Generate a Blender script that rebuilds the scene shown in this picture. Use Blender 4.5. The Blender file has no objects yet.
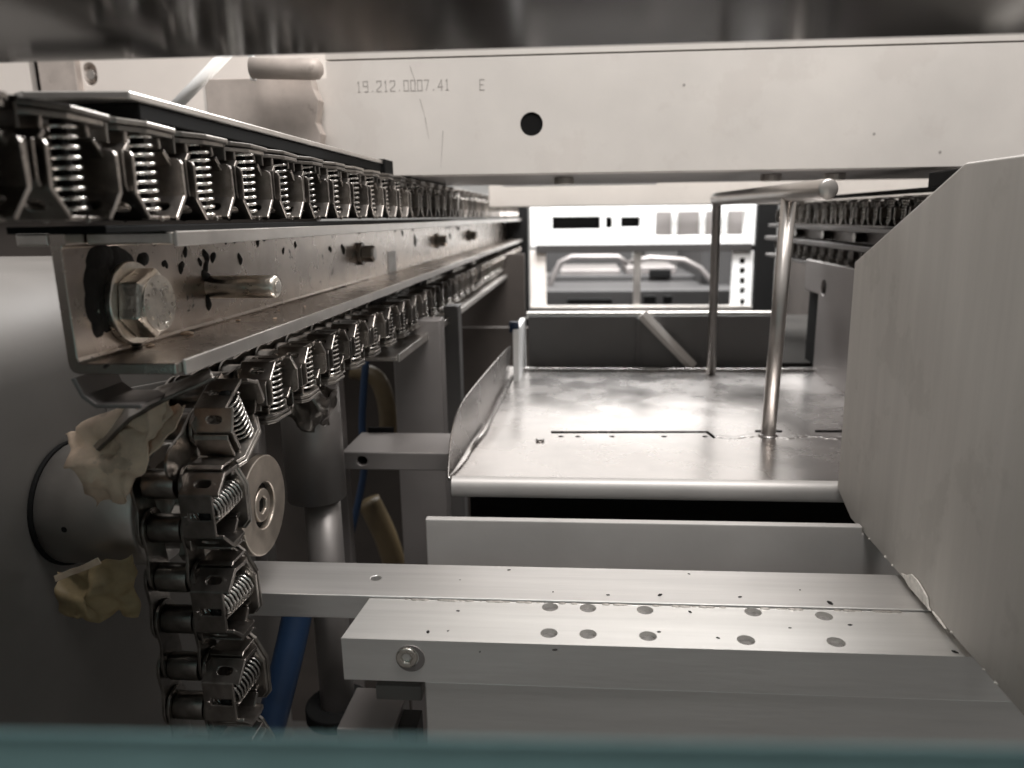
import bpy, bmesh, math, random
from mathutils import Vector, Matrix, noise
random.seed(4)
S = bpy.context.scene
C = S.collection
rad = math.radians
# ------------------------------------------------------------------ camera
W, H, F, CX, CY = 1024, 768, 740.0, 532.0, 384.0
YAW, PITCH, ROLL = 0.073694, 0.222395, -0.012
cd = bpy.data.cameras.new('camera'); cam = bpy.data.objects.new('camera', cd); C.objects.link(cam); S.camera = cam
cd.sensor_width = 36; cd.lens = F / W * 36; cd.shift_x = -(CX - W / 2) / W
cd.clip_start = 0.005; cd.clip_end = 50
RM = Matrix.Rotation(YAW, 3, 'Z') @ Matrix.Rotation(math.pi / 2 - PITCH, 3, 'X') @ Matrix.Rotation(ROLL, 3, 'Z')
cam.matrix_world = RM.to_4x4()
cd.dof.use_dof = True; cd.dof.focus_distance = 0.36; cd.dof.aperture_fstop = 10.5
def ray(u, v): return RM @ Vector(((u - CX) / F, -(v - CY) / F, -1))
def aX(u, v, x): r = ray(u, v); return r * (x / r.x)
def aY(u, v, y): r = ray(u, v); return r * (y / r.y)
def aZ(u, v, z): r = ray(u, v); return r * (z / r.z)
# ------------------------------------------------------------------ world + lights
wd = bpy.data.worlds.new('World'); S.world = wd; wd.use_nodes = True
nt = wd.node_tree; bg = nt.nodes['Background']
tc = nt.nodes.new('ShaderNodeTexCoord'); sp = nt.nodes.new('ShaderNodeSeparateXYZ'); cr = nt.nodes.new('ShaderNodeValToRGB')
nt.links.new(tc.outputs['Generated'], sp.inputs[0])
mr = nt.nodes.new('ShaderNodeMapRange'); mr.inputs[1].default_value = -1; mr.inputs[2].default_value = 1
nt.links.new(sp.outputs['Z'], mr.inputs[0]); nt.links.new(mr.outputs[0], cr.inputs[0])
cr.color_ramp.elements[0].position = 0.42; cr.color_ramp.elements[0].color = (.20, .192, .184, 1)
cr.color_ramp.elements[1].position = 0.88; cr.color_ramp.elements[1].color = (.85, .82, .79, 1)
nt.links.new(cr.outputs[0], bg.inputs[0]); bg.inputs[1].default_value = 0.62
def area(name, loc, target, sx, sy, power, col):
    l = bpy.data.lights.new(name, 'AREA'); l.shape = 'RECTANGLE'; l.size = sx; l.size_y = sy; l.energy = power; l.color = col
    o = bpy.data.objects.new(name, l); C.objects.link(o); o.location = loc
    o.rotation_euler = (Vector(target) - Vector(loc)).to_track_quat('-Z', 'Y').to_euler(); return o
area('overhead_lamp', (0.2, 0.02, 1.25), (0, 0.50, 0), 0.9, 0.4, 25, (1, .965, .935))
area('overhead_lamp', (0.45, 2.0, 1.5), (0.1, 0.6, -0.15), 1.0, 0.6, 18, (1, .98, .96))
area('overhead_lamp', (0.12, 1.30, 0.75), (0.12, 1.65, -0.02), 0.7, 0.3, 32, (1, 1, 1))  # added lamp, aimed to whiten the header of the far frame
area('overhead_lamp', (0.15, 2.0, 0.9), (0.1, 2.0, -0.2), 0.6, 0.4, 18, (1, 1, 1))
area('tray_backlight', (0.15, 2.3, 0.75), (0.12, 0.4, -0.15), 1.5, 0.9, 14, (1, .97, .94))  # added area light from behind to brighten the tray, no actual window
S.view_settings.view_transform = 'Standard'; S.view_settings.look = 'None'; S.view_settings.exposure = 0; S.view_settings.gamma = 1
S.render.engine = 'CYCLES'
# ------------------------------------------------------------------ materials
def mat(name, col, rough=.35, metal=1.0, var=.15, scale=60, bump=.1, bscale=300, stretch=(1, 1, 1), grease=0, gscale=60, gcol=(.012, .01, .009), rvar=.12, spec=.5, fine=0, bdist=.0005, gcut=.58):
    m = bpy.data.materials.new(name); m.use_nodes = True; n = m.node_tree.nodes; L = m.node_tree.links
    p = n['Principled BSDF']; p.inputs['Metallic'].default_value = metal; p.inputs['Specular IOR Level'].default_value = spec
    t = n.new('ShaderNodeTexCoord'); mp = n.new('ShaderNodeMapping'); mp.inputs['Scale'].default_value = stretch; L.new(t.outputs['Object'], mp.inputs[0])
    a = n.new('ShaderNodeTexNoise'); a.inputs['Scale'].default_value = scale; a.inputs['Detail'].default_value = 6; a.inputs['Roughness'].default_value = .6
    L.new(mp.outputs[0], a.inputs['Vector'])
    mx = n.new('ShaderNodeMix'); mx.data_type = 'RGBA'
    mx.inputs[6].default_value = tuple(max(0, c * (1 - var)) for c in col) + (1,); mx.inputs[7].default_value = tuple(min(1, c * (1 + var)) for c in col) + (1,)
    rp = n.new('ShaderNodeValToRGB'); rp.color_ramp.elements[0].position = .3; rp.color_ramp.elements[1].position = .7
    L.new(a.outputs['Fac'], rp.inputs[0]); L.new(rp.outputs[0], mx.inputs[0]); out = mx.outputs[2]
    r = n.new('ShaderNodeMapRange'); r.inputs[3].default_value = max(.03, rough - rvar); r.inputs[4].default_value = min(1, rough + rvar)
    b0 = n.new('ShaderNodeTexNoise'); b0.inputs['Scale'].default_value = bscale; b0.inputs['Detail'].default_value = 4; L.new(mp.outputs[0], b0.inputs['Vector'])
    L.new(a.outputs['Fac'], r.inputs[0]); rout = r.outputs[0]
    if fine:                                             # small dark specks
        f = n.new('ShaderNodeTexNoise'); f.inputs['Scale'].default_value = 420; f.inputs['Detail'].default_value = 1; L.new(t.outputs['Object'], f.inputs['Vector'])
        fr = n.new('ShaderNodeValToRGB'); fr.color_ramp.elements[0].position = .76 - fine; fr.color_ramp.elements[1].position = .80 - fine; L.new(f.outputs['Fac'], fr.inputs[0])
        m1 = n.new('ShaderNodeMix'); m1.data_type = 'RGBA'; L.new(fr.outputs[0], m1.inputs[0]); L.new(out, m1.inputs[6]); m1.inputs[7].default_value = (.1, .09, .08, 1); out = m1.outputs[2]
    if name in ('oily_chain_steel', 'dark_clip_steel', 'worn_cap_steel', 'bright_spring_wire'):   # every clip worn a little differently
        oi = n.new('ShaderNodeObjectInfo'); hr_ = n.new('ShaderNodeMapRange'); hr_.inputs[3].default_value = .55; hr_.inputs[4].default_value = 1.25; L.new(oi.outputs['Random'], hr_.inputs[0])
        hs_ = n.new('ShaderNodeHueSaturation'); L.new(hr_.outputs[0], hs_.inputs['Value']); L.new(out, hs_.inputs['Color']); out = hs_.outputs[0]
    if grease:
        g = n.new('ShaderNodeTexNoise'); g.inputs['Scale'].default_value = gscale; g.inputs['Detail'].default_value = 5; g.inputs['Roughness'].default_value = .65; L.new(t.outputs['Object'], g.inputs['Vector'])
        gr = n.new('ShaderNodeValToRGB'); gr.color_ramp.elements[0].position = gcut; gr.color_ramp.elements[1].position = gcut + .05; L.new(g.outputs['Fac'], gr.inputs[0])
        mu = n.new('ShaderNodeMath'); mu.operation = 'MULTIPLY'; mu.inputs[1].default_value = grease; L.new(gr.outputs[0], mu.inputs[0])
        m2 = n.new('ShaderNodeMix'); m2.data_type = 'RGBA'; L.new(mu.outputs[0], m2.inputs[0]); L.new(out, m2.inputs[6]); m2.inputs[7].default_value = gcol + (1,); out = m2.outputs[2]
        sb = n.new('ShaderNodeMath'); sb.operation = 'MULTIPLY_ADD'; sb.inputs[1].default_value = -metal; sb.inputs[2].default_value = metal; L.new(mu.outputs[0], sb.inputs[0]); L.new(sb.outputs[0], p.inputs['Metallic'])
    L.new(out, p.inputs['Base Color']); L.new(rout, p.inputs['Roughness'])
    if bump:
        bp = n.new('ShaderNodeBump'); bp.inputs['Strength'].default_value = bump; bp.inputs['Distance'].default_value = bdist
        L.new(b0.outputs['Fac'], bp.inputs['Height']); L.new(bp.outputs[0], p.inputs['Normal'])
    return m
M = {}
M['overhang'] = mat('dark_polished_steel', (.075, .069, .066), .15, 1, .15, 8, .05, 40, rvar=.08)
M['beam'] = mat('milled_pale_aluminium', (.74, .70, .66), .60, .35, .07, 9, .10, 500, (1, 1, 1), rvar=.1, grease=.10, gscale=14, gcol=(.45, .38, .34), gcut=.56)
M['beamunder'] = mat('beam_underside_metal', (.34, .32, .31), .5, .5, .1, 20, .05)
M['cream'] = mat('cream_painted_panel', (.80, .74, .69), .6, .0, .05, 9, .05, 60)
M['tan'] = mat('tan_worn_metal', (.52, .46, .42), .6, .3, .18, 40, .2, 90, grease=.5, gscale=70, gcol=(.25, .2, .18), gcut=.62)
M['rail'] = mat('worn_stainless_rail', (.72, .68, .64), .33, 1, .2, 30, .12, 150, (3, .25, 3), grease=.92, gscale=75, rvar=.1, gcut=.66)
M['railweb'] = mat('greasy_rail_web', (.47, .42, .38), .27, 1, .22, 26, .15, 130, (1, 1, 1), grease=.95, gscale=120, rvar=.1, gcut=.635)
M['guard'] = mat('bright_guard_steel', (.66, .63, .60), .34, .95, .12, 40, .1)
M['chain'] = mat('oily_chain_steel', (.27, .25, .23), .32, 1, .35, 130, .25, 400, rvar=.14)
M['bracket'] = mat('dark_clip_steel', (.36, .33, .305), .32, 1, .3, 110, .2, 350, rvar=.12, grease=.5, gscale=160, gcut=.62)
M['cap'] = mat('worn_cap_steel', (.36, .335, .31), .34, 1, .3, 120, .15, 350, rvar=.12, grease=.5, gscale=160, gcut=.62)
M['spring'] = mat('bright_spring_wire', (.82, .79, .75), .25, 1, .1, 200, 0)
M['bolt'] = mat('zinc_bolt', (.72, .68, .62), .3, 1, .2, 150, .35, 600, grease=.6, gscale=130, gcut=.68)
M['greasy'] = mat('black_grease', (.010, .009, .008), .55, 0, .3, 90, .6, 300, spec=.18)
M['washer'] = mat('turned_washer_steel', (.62, .55, .48), .42, .95, .12, 120, .1, 500)
M['block'] = mat('ground_aluminium_block', (.84, .83, .81), .42, .85, .10, 40, .16, 500, (.12, 2.5, 1), fine=.0, rvar=.06)
M['blockfront'] = M['block']
M['bar'] = mat('ground_aluminium_bar', (.80, .785, .77), .40, .88, .10, 40, .14, 500, (.12, 2.5, 1), rvar=.06)
M['tray'] = mat('stained_tray_steel', (.50, .475, .46), .27, 1, .2, 16, .09, 30, (1, 1, 1), rvar=.13, bdist=.001)
M['handle'] = mat('polished_round_bar', (.52, .49, .465), .34, 1, .08, 40, .03)
M['plate'] = mat('matt_grey_guard_plate', (.52, .49, .455), .60, .2, .07, 14, .12, 260, (1, 7, .5), rvar=.10, grease=.16, gscale=22, gcol=(.25, .23, .20), gcut=.55)
M['chip'] = mat('white_flaking_sealant', (.72, .68, .63), .7, 0, .2, 300, .8, 500)
M['sideplate'] = mat('dull_side_plate', (.175, .165, .155), .6, .1, .12, 12, .1, 100)
M['hub'] = mat('dull_hub_steel', (.52, .49, .46), .42, .9, .15, 30, .1, 200)
M['rag'] = mat('greasy_tan_film', (.80, .60, .46), .6, 0, .3, 55, .6, 140, grease=.35, gscale=60, gcol=(.10, .07, .05), gcut=.58)
M['yrag'] = mat('yellowed_film', (.36, .27, .15), .6, 0, .4, 50, .5, 120)
M['pipe'] = mat('dull_grey_pipe', (.33, .31, .30), .42, .7, .1, 20, .05)
M['dark'] = mat('dark_machine_interior', (.03, .027, .026), .6, 0, .2, 12, .1)
M['black'] = mat('matt_black', (.006, .006, .006), .75, 0, .2, 12, .05, spec=.15)  # plain black for black parts and for sheets standing in for shade
M['brown'] = mat('dark_brown_panel', (.06, .05, .044), .7, 0, .25, 10, .1)  # plain dark brown for the partitions and backing sheets
M['blue'] = mat('blue_hose_rubber', (.009, .028, .07), .5, 0, .2, 30, .1)
M['yellow'] = mat('yellow_cable_sheath', (.10, .072, .036), .5, 0, .25, 30, .1)
M['post'] = mat('satin_upright_steel', (.31, .288, .28), .5, .7, .08, 14, .05)
M['well'] = mat('dull_well_steel', (.12, .115, .112), .5, .3, .15, 8, .1)
M['white'] = mat('white_enamel', (.86, .86, .85), .4, 0, .03, 8, .02)
M['grey'] = mat('grey_machine_paint', (.065, .063, .063), .5, .2, .12, 7, .05)
M['teal'] = mat('teal_painted_edge', (.45, .78, .80), .8, 0, .25, 14, .1, 60)
M['floor'] = mat('dark_floor_concrete', (.10, .095, .09), .7, 0, .2, 4, .1, 30)
M['wall'] = mat('pale_hall_wall', (.6, .59, .57), .8, 0, .05, 2, .05, 30)
M['ledge'] = mat('dull_ledge', (.03, .028, .026), .9, 0, .2, 20, .05, spec=.05)
M['upright'] = mat('satin_upright_plate', (.52, .50, .485), .5, .35, .07, 18, .08, 400)
M['lipdark'] = mat('dull_far_rail', (.17, .16, .155), .5, .8, .2, 20, .05)
M['plug'] = mat('grey_hole_bottom', (.20, .19, .18), .7, .2, .4, 300, .4)  # grey bottoms of the drilled holes, darker than the block
M['ink'] = mat('stamped_mark_grey', (.38, .35, .33), .6, .2, .2, 200, 0)
# ------------------------------------------------------------------ helpers
def mk(name, bm, m, parent=None, bevel=0, smooth=False, segs=2, recalc=True):
    if recalc: bmesh.ops.recalc_face_normals(bm, faces=bm.faces[:])
    me = bpy.data.meshes.new(name); bm.to_mesh(me); bm.free(); me.materials.append(M[m] if isinstance(m, str) else m)
    o = bpy.data.objects.new(name, me); C.objects.link(o)
    if parent: o.parent = parent
    if smooth == 'auto':
        for p in me.polygons: p.use_smooth = True
        e = o.modifiers.new('split', 'EDGE_SPLIT'); e.split_angle = rad(35)
    elif smooth:
        for p in me.polygons: p.use_smooth = True
    if bevel:
        md = o.modifiers.new('bevel', 'BEVEL'); md.width = bevel; md.segments = segs; md.limit_method = 'ANGLE'; md.angle_limit = rad(35)
    return o
def thing(name, label, cat, loc=(0, 0, 0), group=None):
    o = bpy.data.objects.new(name, None); o.empty_display_size = .01; C.objects.link(o); o.location = loc; o['label'] = label; o['category'] = cat
    if group: o['group'] = group
    return o
def tag(o, label, cat, group=None):
    o['label'] = label; o['category'] = cat
    if group: o['group'] = group
    return o
def box(bm, x0, x1, y0, y1, z0, z1):
    v = [bm.verts.new((x, y, z)) for x in (x0, x1) for y in (y0, y1) for z in (z0, z1)]
    for q in ((0, 1, 3, 2), (4, 6, 7, 5), (0, 4, 5, 1), (2, 3, 7, 6), (0, 2, 6, 4), (1, 5, 7, 3)): bm.faces.new([v[i] for i in q])
def B(*a): bm = bmesh.new(); box(bm, *a); return bm
def tube(bm, pts, r, seg=12, cap=True):
    pts = [Vector(p) for p in pts]; rings = []; n = len(pts); up = None
    for i, p in enumerate(pts):
        d = (pts[min(i + 1, n - 1)] - pts[max(i - 1, 0)]).normalized()
        if up is None: up = Vector((0, 0, 1)) if abs(d.z) < .9 else Vector((1, 0, 0))
        a = d.cross(up).normalized(); b = a.cross(d).normalized(); up = b
        rr = r[i] if isinstance(r, (list, tuple)) else r
        rings.append([bm.verts.new(p + (a * math.cos(t) + b * math.sin(t)) * rr) for t in [2 * math.pi * k / seg for k in range(seg)]])
    for i in range(n - 1):
        for k in range(seg): bm.faces.new((rings[i][k], rings[i][(k + 1) % seg], rings[i + 1][(k + 1) % seg], rings[i + 1][k]))
    if cap: bm.faces.new(rings[0]); bm.faces.new(rings[-1])
def T(pts, r, seg=12): bm = bmesh.new(); tube(bm, pts, r, seg); return bm
def circ(cx, cy, r, n=20, ry=None, ph=0): return [(cx + r * math.cos(ph + 2 * math.pi * k / n), cy + (ry or r) * math.sin(ph + 2 * math.pi * k / n)) for k in range(n)]
def capsule(cx, cy, hw, r, n=6, vert=False):
    p = [(hw + r * math.cos(a), r * math.sin(a)) for a in [-math.pi / 2 + math.pi * k / n for k in range(n + 1)]]
    p += [(-x, -y) for x, y in p]
    return [(cx + (y if vert else x), cy + (x if vert else y)) for x, y in p]
def planar(bm, outline, holes, fn, th):
    """flat plate: 2-D outline with real holes, fn maps (a, b, depth) to a point, th its thickness"""
    loops = [outline] + list(holes); ring = []; edges = []
    for lp in loops:
        vs = [bm.verts.new(fn(a, b, 0)) for a, b in lp]; ring.append(vs)
        edges += [bm.edges.new((vs[i], vs[(i + 1) % len(vs)])) for i in range(len(vs))]
    res = bmesh.ops.triangle_fill(bm, use_beauty=True, use_dissolve=False, edges=edges)
    top = [f for f in res['geom'] if isinstance(f, bmesh.types.BMFace)]
    mp = {}
    for vs, lp in zip(ring, loops):
        for v, (a, b) in zip(vs, lp): mp[v] = bm.verts.new(fn(a, b, th))
    for f in top:
        try: bm.faces.new([mp[v] for v in reversed(f.verts)])
        except ValueError: pass
    for vs in ring:
        for i in range(len(vs)):
            a, b = vs[i], vs[(i + 1) % len(vs)]; bm.faces.new((a, b, mp[b], mp[a]))
def PL(outline, holes, fn, th): bm = bmesh.new(); planar(bm, outline, holes, fn, th); return bm
def extr(bm, prof, fn, a0, a1):
    """closed profile extruded between a0 and a1"""
    A = [bm.verts.new(fn(p, q, a0)) for p, q in prof]; D = [bm.verts.new(fn(p, q, a1)) for p, q in prof]; n = len(prof)
    for i in range(n): bm.faces.new((A[i], A[(i + 1) % n], D[(i + 1) % n], D[i]))
    bm.faces.new(A); bm.faces.new(D)
def strip(pts, th):
    """open polyline -> closed profile of a bent sheet"""
    P = [Vector(p) for p in pts]; off = []
    for i, p in enumerate(P):
        ns = []
        if i > 0: d = (p - P[i - 1]).normalized(); ns.append(Vector((-d.y, d.x)))
        if i < len(P) - 1: d = (P[i + 1] - p).normalized(); ns.append(Vector((-d.y, d.x)))
        nn = sum(ns, Vector((0, 0))).normalized(); c = nn.dot(ns[0]); off.append(p + nn * th / max(c, .4))
    return [tuple(p) for p in P] + [tuple(p) for p in reversed(off)]
fX = lambda a, b, d: (d, a, b)      # profile in the y-z plane, extruded along x
fY = lambda a, b, d: (a, d, b)
fZ = lambda a, b, d: (a, b, d)
# ------------------------------------------------------------------ setting
o = mk('floor', B(-2, 2.2, -.5, 5, -.72, -.7), 'floor'); o['kind'] = 'structure'
o = mk('back_wall', B(-2, 2.2, 4, 4.05, -.7, 2.4), 'wall'); o['kind'] = 'structure'
# ------------------------------------------------------------------ overhanging plate
pl = thing('overhanging_plate', 'dark glossy steel plate hanging over the top edge of the view', 'plate')
mk('plate_body', B(-.6, .6, -.12, .2185, .0452, .0530), 'overhang', pl, .0006)
# ------------------------------------------------------------------ cross beam with stamped number
YB = .6
bt = thing('cross_beam', 'wide pale cross beam stamped with a number, one black hole in its face', 'beam', (0, YB, .07))
def bp(u, v): p = aY(u, v, YB); return (p.x, p.z - .07)
xl = bp(203, 90)[0]; zg = bp(520, 56)[1]; zb = -.0368
zn = bp(260, 80)[1]; xn = bp(326, 70)[0]
hx, hz = bp(531.5, 124)
mk('beam_body', PL([(xl, zb), (.75, zb), (.75, zg), (xn, zg), (xn, zn), (xl + .006, zn), (xl, zn - .004)], [circ(hx, hz, .0088, 32)], lambda a, b, d: (a, d, b), .030), 'beam', bt)
mk('edge_strip', B(xn, .75, -.0005, .03, zg + .0009, zg + .06), 'beam', bt, .0004)
mk('hole_shade_disc', PL(circ(hx, hz, .00875, 32), [], lambda a, b, d: (a, .0012 + d, b), .028), 'black', bt)  # black disc painted in for the darkness inside the hole
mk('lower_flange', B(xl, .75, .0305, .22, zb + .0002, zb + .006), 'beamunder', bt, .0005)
mk('gap_light_strip', B(-.09, .075, .222, .228, zb - .0012, zb + .004), 'white', bt, .0003)  # white strip standing in for light showing through the gap
for u in (564, 771, 835):
    p = aY(u, 176, .68)
    bm = bmesh.new(); tube(bm, [(p.x, .08, zb), (p.x, .08, zb - .0055)], .009, 16); mk('bolt_head', bm, 'hub', bt, .0006)
GL = {'1': [[(1, 5), (2, 6), (2, 0)], [(1, 0), (3, 0)]], '9': [[(4, 3.2), (0, 3.2), (0, 6), (4, 6), (4, 0), (1, 0)]], '.': [[(1.7, 0), (2.3, .5)]],
      '2': [[(0, 5), (0, 6), (4, 6), (4, 3.4), (0, 1), (0, 0), (4, 0)]], '0': [[(0, 0), (0, 6), (4, 6), (4, 0), (0, 0)]], '7': [[(0, 6), (4, 6), (1.5, 0)]],
      '4': [[(3.2, 0), (3.2, 6), (0, 1.8), (4.3, 1.8)]], 'E': [[(4, 6), (0, 6), (0, 0), (4, 0)], [(0, 3.1), (3.2, 3.1)]]}
def glyph(bm, ch, x, z, s):
    for pl_ in GL[ch]:
        for (a, b), (c, d) in zip(pl_, pl_[1:]):
            A = Vector((x + a * s * .68, 0, z + b * s)); D = Vector((x + c * s * .68, 0, z + d * s)); t = (D - A).normalized(); n = Vector((-t.z, 0, t.x)) * .00027; A -= t * .0002; D += t * .0002
            q = [A + n, A - n, D - n, D + n]; f = [bm.verts.new((p.x, -.00022, p.z)) for p in q]; g = [bm.verts.new((p.x, .0001, p.z)) for p in q]
            bm.faces.new(f)
            for i in range(4): bm.faces.new((f[i], f[(i + 1) % 4], g[(i + 1) % 4], g[i]))
bm = bmesh.new(); x0, z0 = bp(357, 92); x1, _ = bp(452, 90); st = (x1 - x0) / 14
for i, ch in enumerate('19.212.0007.41'): glyph(bm, ch, x0 + i * st, z0, .00125)
x2, z2 = bp(480, 90); glyph(bm, 'E', x2, z2, .00125)
mk('stamped_number', bm, 'ink', bt)
bm = bmesh.new()
for (a, b), (c, d) in (((420, 99), (425, 117)), ((425, 117), (429, 139)), ((443, 131), (441, 168)), ((410, 66), (416, 84))):
    p, q = bp(a, b), bp(c, d); t = (Vector(q) - Vector(p)).normalized(); n = Vector((-t.y, t.x)) * .00025
    for k in (0,):
        vs = [bm.verts.new((w[0], -.0002, w[1])) for w in (Vector(p) + n, Vector(p) - n, Vector(q) - n * .3, Vector(q) + n * .3)]; bm.faces.new(vs)
for u, v in ((684, 85), (940, 152), (874, 134)):
    p = bp(u, v); bm.faces.new([bm.verts.new((a, -.0002, b)) for a, b in circ(p[0], p[1], .0011, 8)])
mk('scratch', bm, 'ink', bt)['kind'] = 'stuff'
# worn tan cover on the beam's left end, rod above it
a, b = aY(204, 80, .585), aY(322, 178, .585)
c = thing('worn_cover', 'tan scuffed metal cover on the left end of the cross beam', 'cover', (a.x, .585, b.z))
ol = [(0, 0)]; wx = b.x - a.x; hzz = a.z - b.z
ol += [(wx, 0)] + [(wx + .002 * math.sin(k * 2.1), hzz * k / 9) for k in range(1, 9)] + [(wx - .003, hzz), (.004, hzz + .0008), (.0, hzz - .004)]
mk('cover_sheet', PL(ol, [], fY, .0122), 'tan', c, .0008)
p, q = aY(252, 68, .565), aY(318, 69, .565)
o = mk('short_rod', T([p, q - Vector((.004, 0, 0)), q, q + Vector((.003, 0, 0))], [.0076, .0076, .0072, .004], 20), 'tan', None, 0, True); tag(o, 'stubby grey rod lying above the tan cover, left of the stamped number', 'rod')
p, q = aY(247, 50, .57), aY(249, 80, .57)
tag(mk('white_upright', B(p.x, p.x + .0035, .57, .575, q.z, p.z + .02), 'white', None, .0005), 'thin white upright strip touching the stubby rod', 'strip')
p, q = aY(228, 52, .62), aY(170, 112, .62)
tag(mk('white_brace', T([p, q], .0045, 10), 'white', None, 0, True), 'slanting white brace behind the upper chain guard', 'brace')
# cream panels left
p = aY(0, 62, .8)
def panel(u0, u1, y, name, m, lab, cat, z0=.035, z1=.35, th=.01):
    x0, x1 = aY(u0, 90, y).x, aY(u1, 90, y).x
    o = mk(name, B(x0, x1, y, y + th, z0, z1), m, None, .0008); return tag(o, lab, cat)
panel(-200, 32, .80, 'wall_panel', 'cream', 'cream wall panel at the far left edge above the chain', 'panel')
panel(41, 78, .79, 'cream_post', 'tan', 'tan flat post between the two cream panels, left of the recessed bolt', 'post')
pa = thing('bolt_panel', 'cream panel with a recessed round bolt, behind the chain guard', 'panel', (0, .8, 0))
x0, x1 = aY(79, 90, .8).x, aY(335, 90, .8).x; bb = aY(90, 74, .8)
mk('panel_sheet', PL([(x0, .035), (x1, .035), (x1, .35), (x0, .35)], [capsule(bb.x, bb.z, .004, .0075, vert=True)], fY, .008), 'cream', pa, .0006)
mk('recess_back', B(bb.x - .015, bb.x + .015, .0085, .011, bb.z - .02, bb.z + .02), 'tan', pa)
mk('bolt_head', T([(bb.x + .001, .009, bb.z - .001), (bb.x + .001, -.001, bb.z - .001)], .0055, 6), 'hub', pa, .0005)
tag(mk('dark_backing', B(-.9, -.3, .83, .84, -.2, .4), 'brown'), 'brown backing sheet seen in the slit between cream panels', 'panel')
# second beam behind
o = mk('rear_beam', B(-.128, .9, 1.0, 1.05, .0128, .046), 'beam', None, .001); tag(o, 'narrower pale cross beam behind and below the stamped one', 'beam')
# ------------------------------------------------------------------ guide rails (left long one, mirrored right one)
def rail(name, label, s, xo, y0, y1, near):
    """s=-1 left of the machine, +1 right; web at |x| = xo"""
    t = thing(name, label, 'rail', (s * xo, y0, -.05))
    X = lambda a: s * (a - xo)
    def bx(nm, a0, a1, ya, yb, z0, z1, m, bv=.0006):
        xa, xb = sorted((X(a0), X(a1))); return mk(nm, B(xa, xb, ya - y0, yb - y0, z0 + .05, z1 + .05), m, t, bv)
    # web with lower bend and flanges as one bent profile
    pr = [(.1755, -.0035), (.1755, -.046), (.1752, -.0485), (.1742, -.0500), (.1725, -.0506), (.1375, -.0506), (.1375, -.0468), (.1705, -.0468), (.1713, -.0462), (.1717, -.0450), (.1717, -.0085), (.1712, -.0078), (.17, -.0074), (.1700, -.0035)]
    bm = bmesh.new(); extr(bm, [(X(a), z + .05) for a, z in pr], lambda p, q, d: (p, d, q), 0, y1 - y0); mk('web', bm, 'railweb', t, .0004)
    bx('upper_flange', .1392, .1697, y0 + .010, y1, -.0076, -.0036, 'rail')
    bx('back_flange', .1758, .187, y0, y1, -.0076, -.0036, 'rail')
    bx('chain_bed', .141, .172, y0 - .022, y1, -.0034, -.0012, 'black', .0003)
    bx('wear_strip', .1378, .1392, y0 + .0105, y1, -.0084, -.0034, 'guard', .0003)
    bx('lower_lip', .1362, .1374, y0 + .004, y1, -.0515, -.0462, 'guard', .0003)
    return t, X
tr, X = rail('guide_rail', 'long worn steel guide rail on the left carrying the bolt and pin', -1, .0, .2350, 1.66, True) if False else rail('guide_rail', 'long worn steel guide rail on the left carrying the bolt and pin', -1, .1755, .2350, 1.66, True)
def web_bolt(t, X, y, z, y0, r=.0155, hr=.0132, sgn=-1, hm='bolt', detail=True):
    yy, zz = y - y0, z + .05
    w = mk('washer', T([(X(.1716), yy, zz), (X(.1685), yy, zz)], r, 40), hm, t, .0005)
    bm = bmesh.new(); rings = []
    for a, k in ((.1684, 1), (.1610, 1), (.1596, .86)):
        rings.append([bm.verts.new((X(a), yy + hr * k * math.cos(q), zz + hr * k * math.sin(q))) for q in [math.pi * j / 3 + .35 for j in range(6)]])
    for i in range(2):
        for j in range(6): bm.faces.new((rings[i][j], rings[i][(j + 1) % 6], rings[i + 1][(j + 1) % 6], rings[i + 1][j]))
    bm.faces.new(rings[0]); bm.faces.new(rings[2])
    b = mk('hex_bolt', bm, hm, t, .0006)
    if detail:
        mk('bolt_face', T([(X(.1597), yy, zz), (X(.1592), yy, zz)], hr * .80, 32), hm, b, .0002)
        bm = bmesh.new()                       # raised grade marks round the head
        for k in range(11):
            an = k * .57 + .4
            cy, cz = yy + hr * .60 * math.cos(an), zz + hr * .60 * math.sin(an); l = .0011
            tx = Vector((0, -math.sin(an), math.cos(an))) * l * .5
            c0 = Vector((X(.1590), cy, cz)); tube(bm, [c0 - tx, c0 + tx], .00028, 5)
            if k % 2: tube(bm, [c0 - tx, c0 - tx + Vector((0, math.cos(an), math.sin(an))) * .001], .00025, 5)
        mk('grade_mark', bm, hm, b)
    return w
pb = aX(133, 303, -.1700)
web_bolt(tr, X, pb.y, pb.z, .235)
# black grease smeared round the bolt and pin
def blot(t, X, pts, y0, m='greasy'):
    pts = [p for p in pts if p[2] > .0021]
    for y, z, r in pts:
        bm = bmesh.new(); seg = 18; top = []; ph = random.random() * 6
        for k in range(seg):
            a = 2 * math.pi * k / seg; rr = r * .85 * (1 + .30 * math.sin(2 * a + ph) + .16 * math.sin(3 * a + 2 * ph) + random.uniform(-.06, .06))
            top.append((y - y0 + rr * math.cos(a), z + .05 + rr * 1.1 * math.sin(a)))
        ctr = bm.verts.new((X(.1717 - min(.0013, r * .3)), y - y0, z + .05)); vs = [bm.verts.new((X(.1719), a, b)) for a, b in top]
        mid = [bm.verts.new((X(.1717 - min(.0010, r * .25)), (a + y - y0) / 2, (b + z + .05) / 2)) for a, b in top]
        for k in range(seg):
            j = (k + 1) % seg; bm.faces.new((vs[k], vs[j], mid[j], mid[k])); bm.faces.new((mid[k], mid[j], ctr))
        mk('grease_smear', bm, m, t, 0, True)
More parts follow.
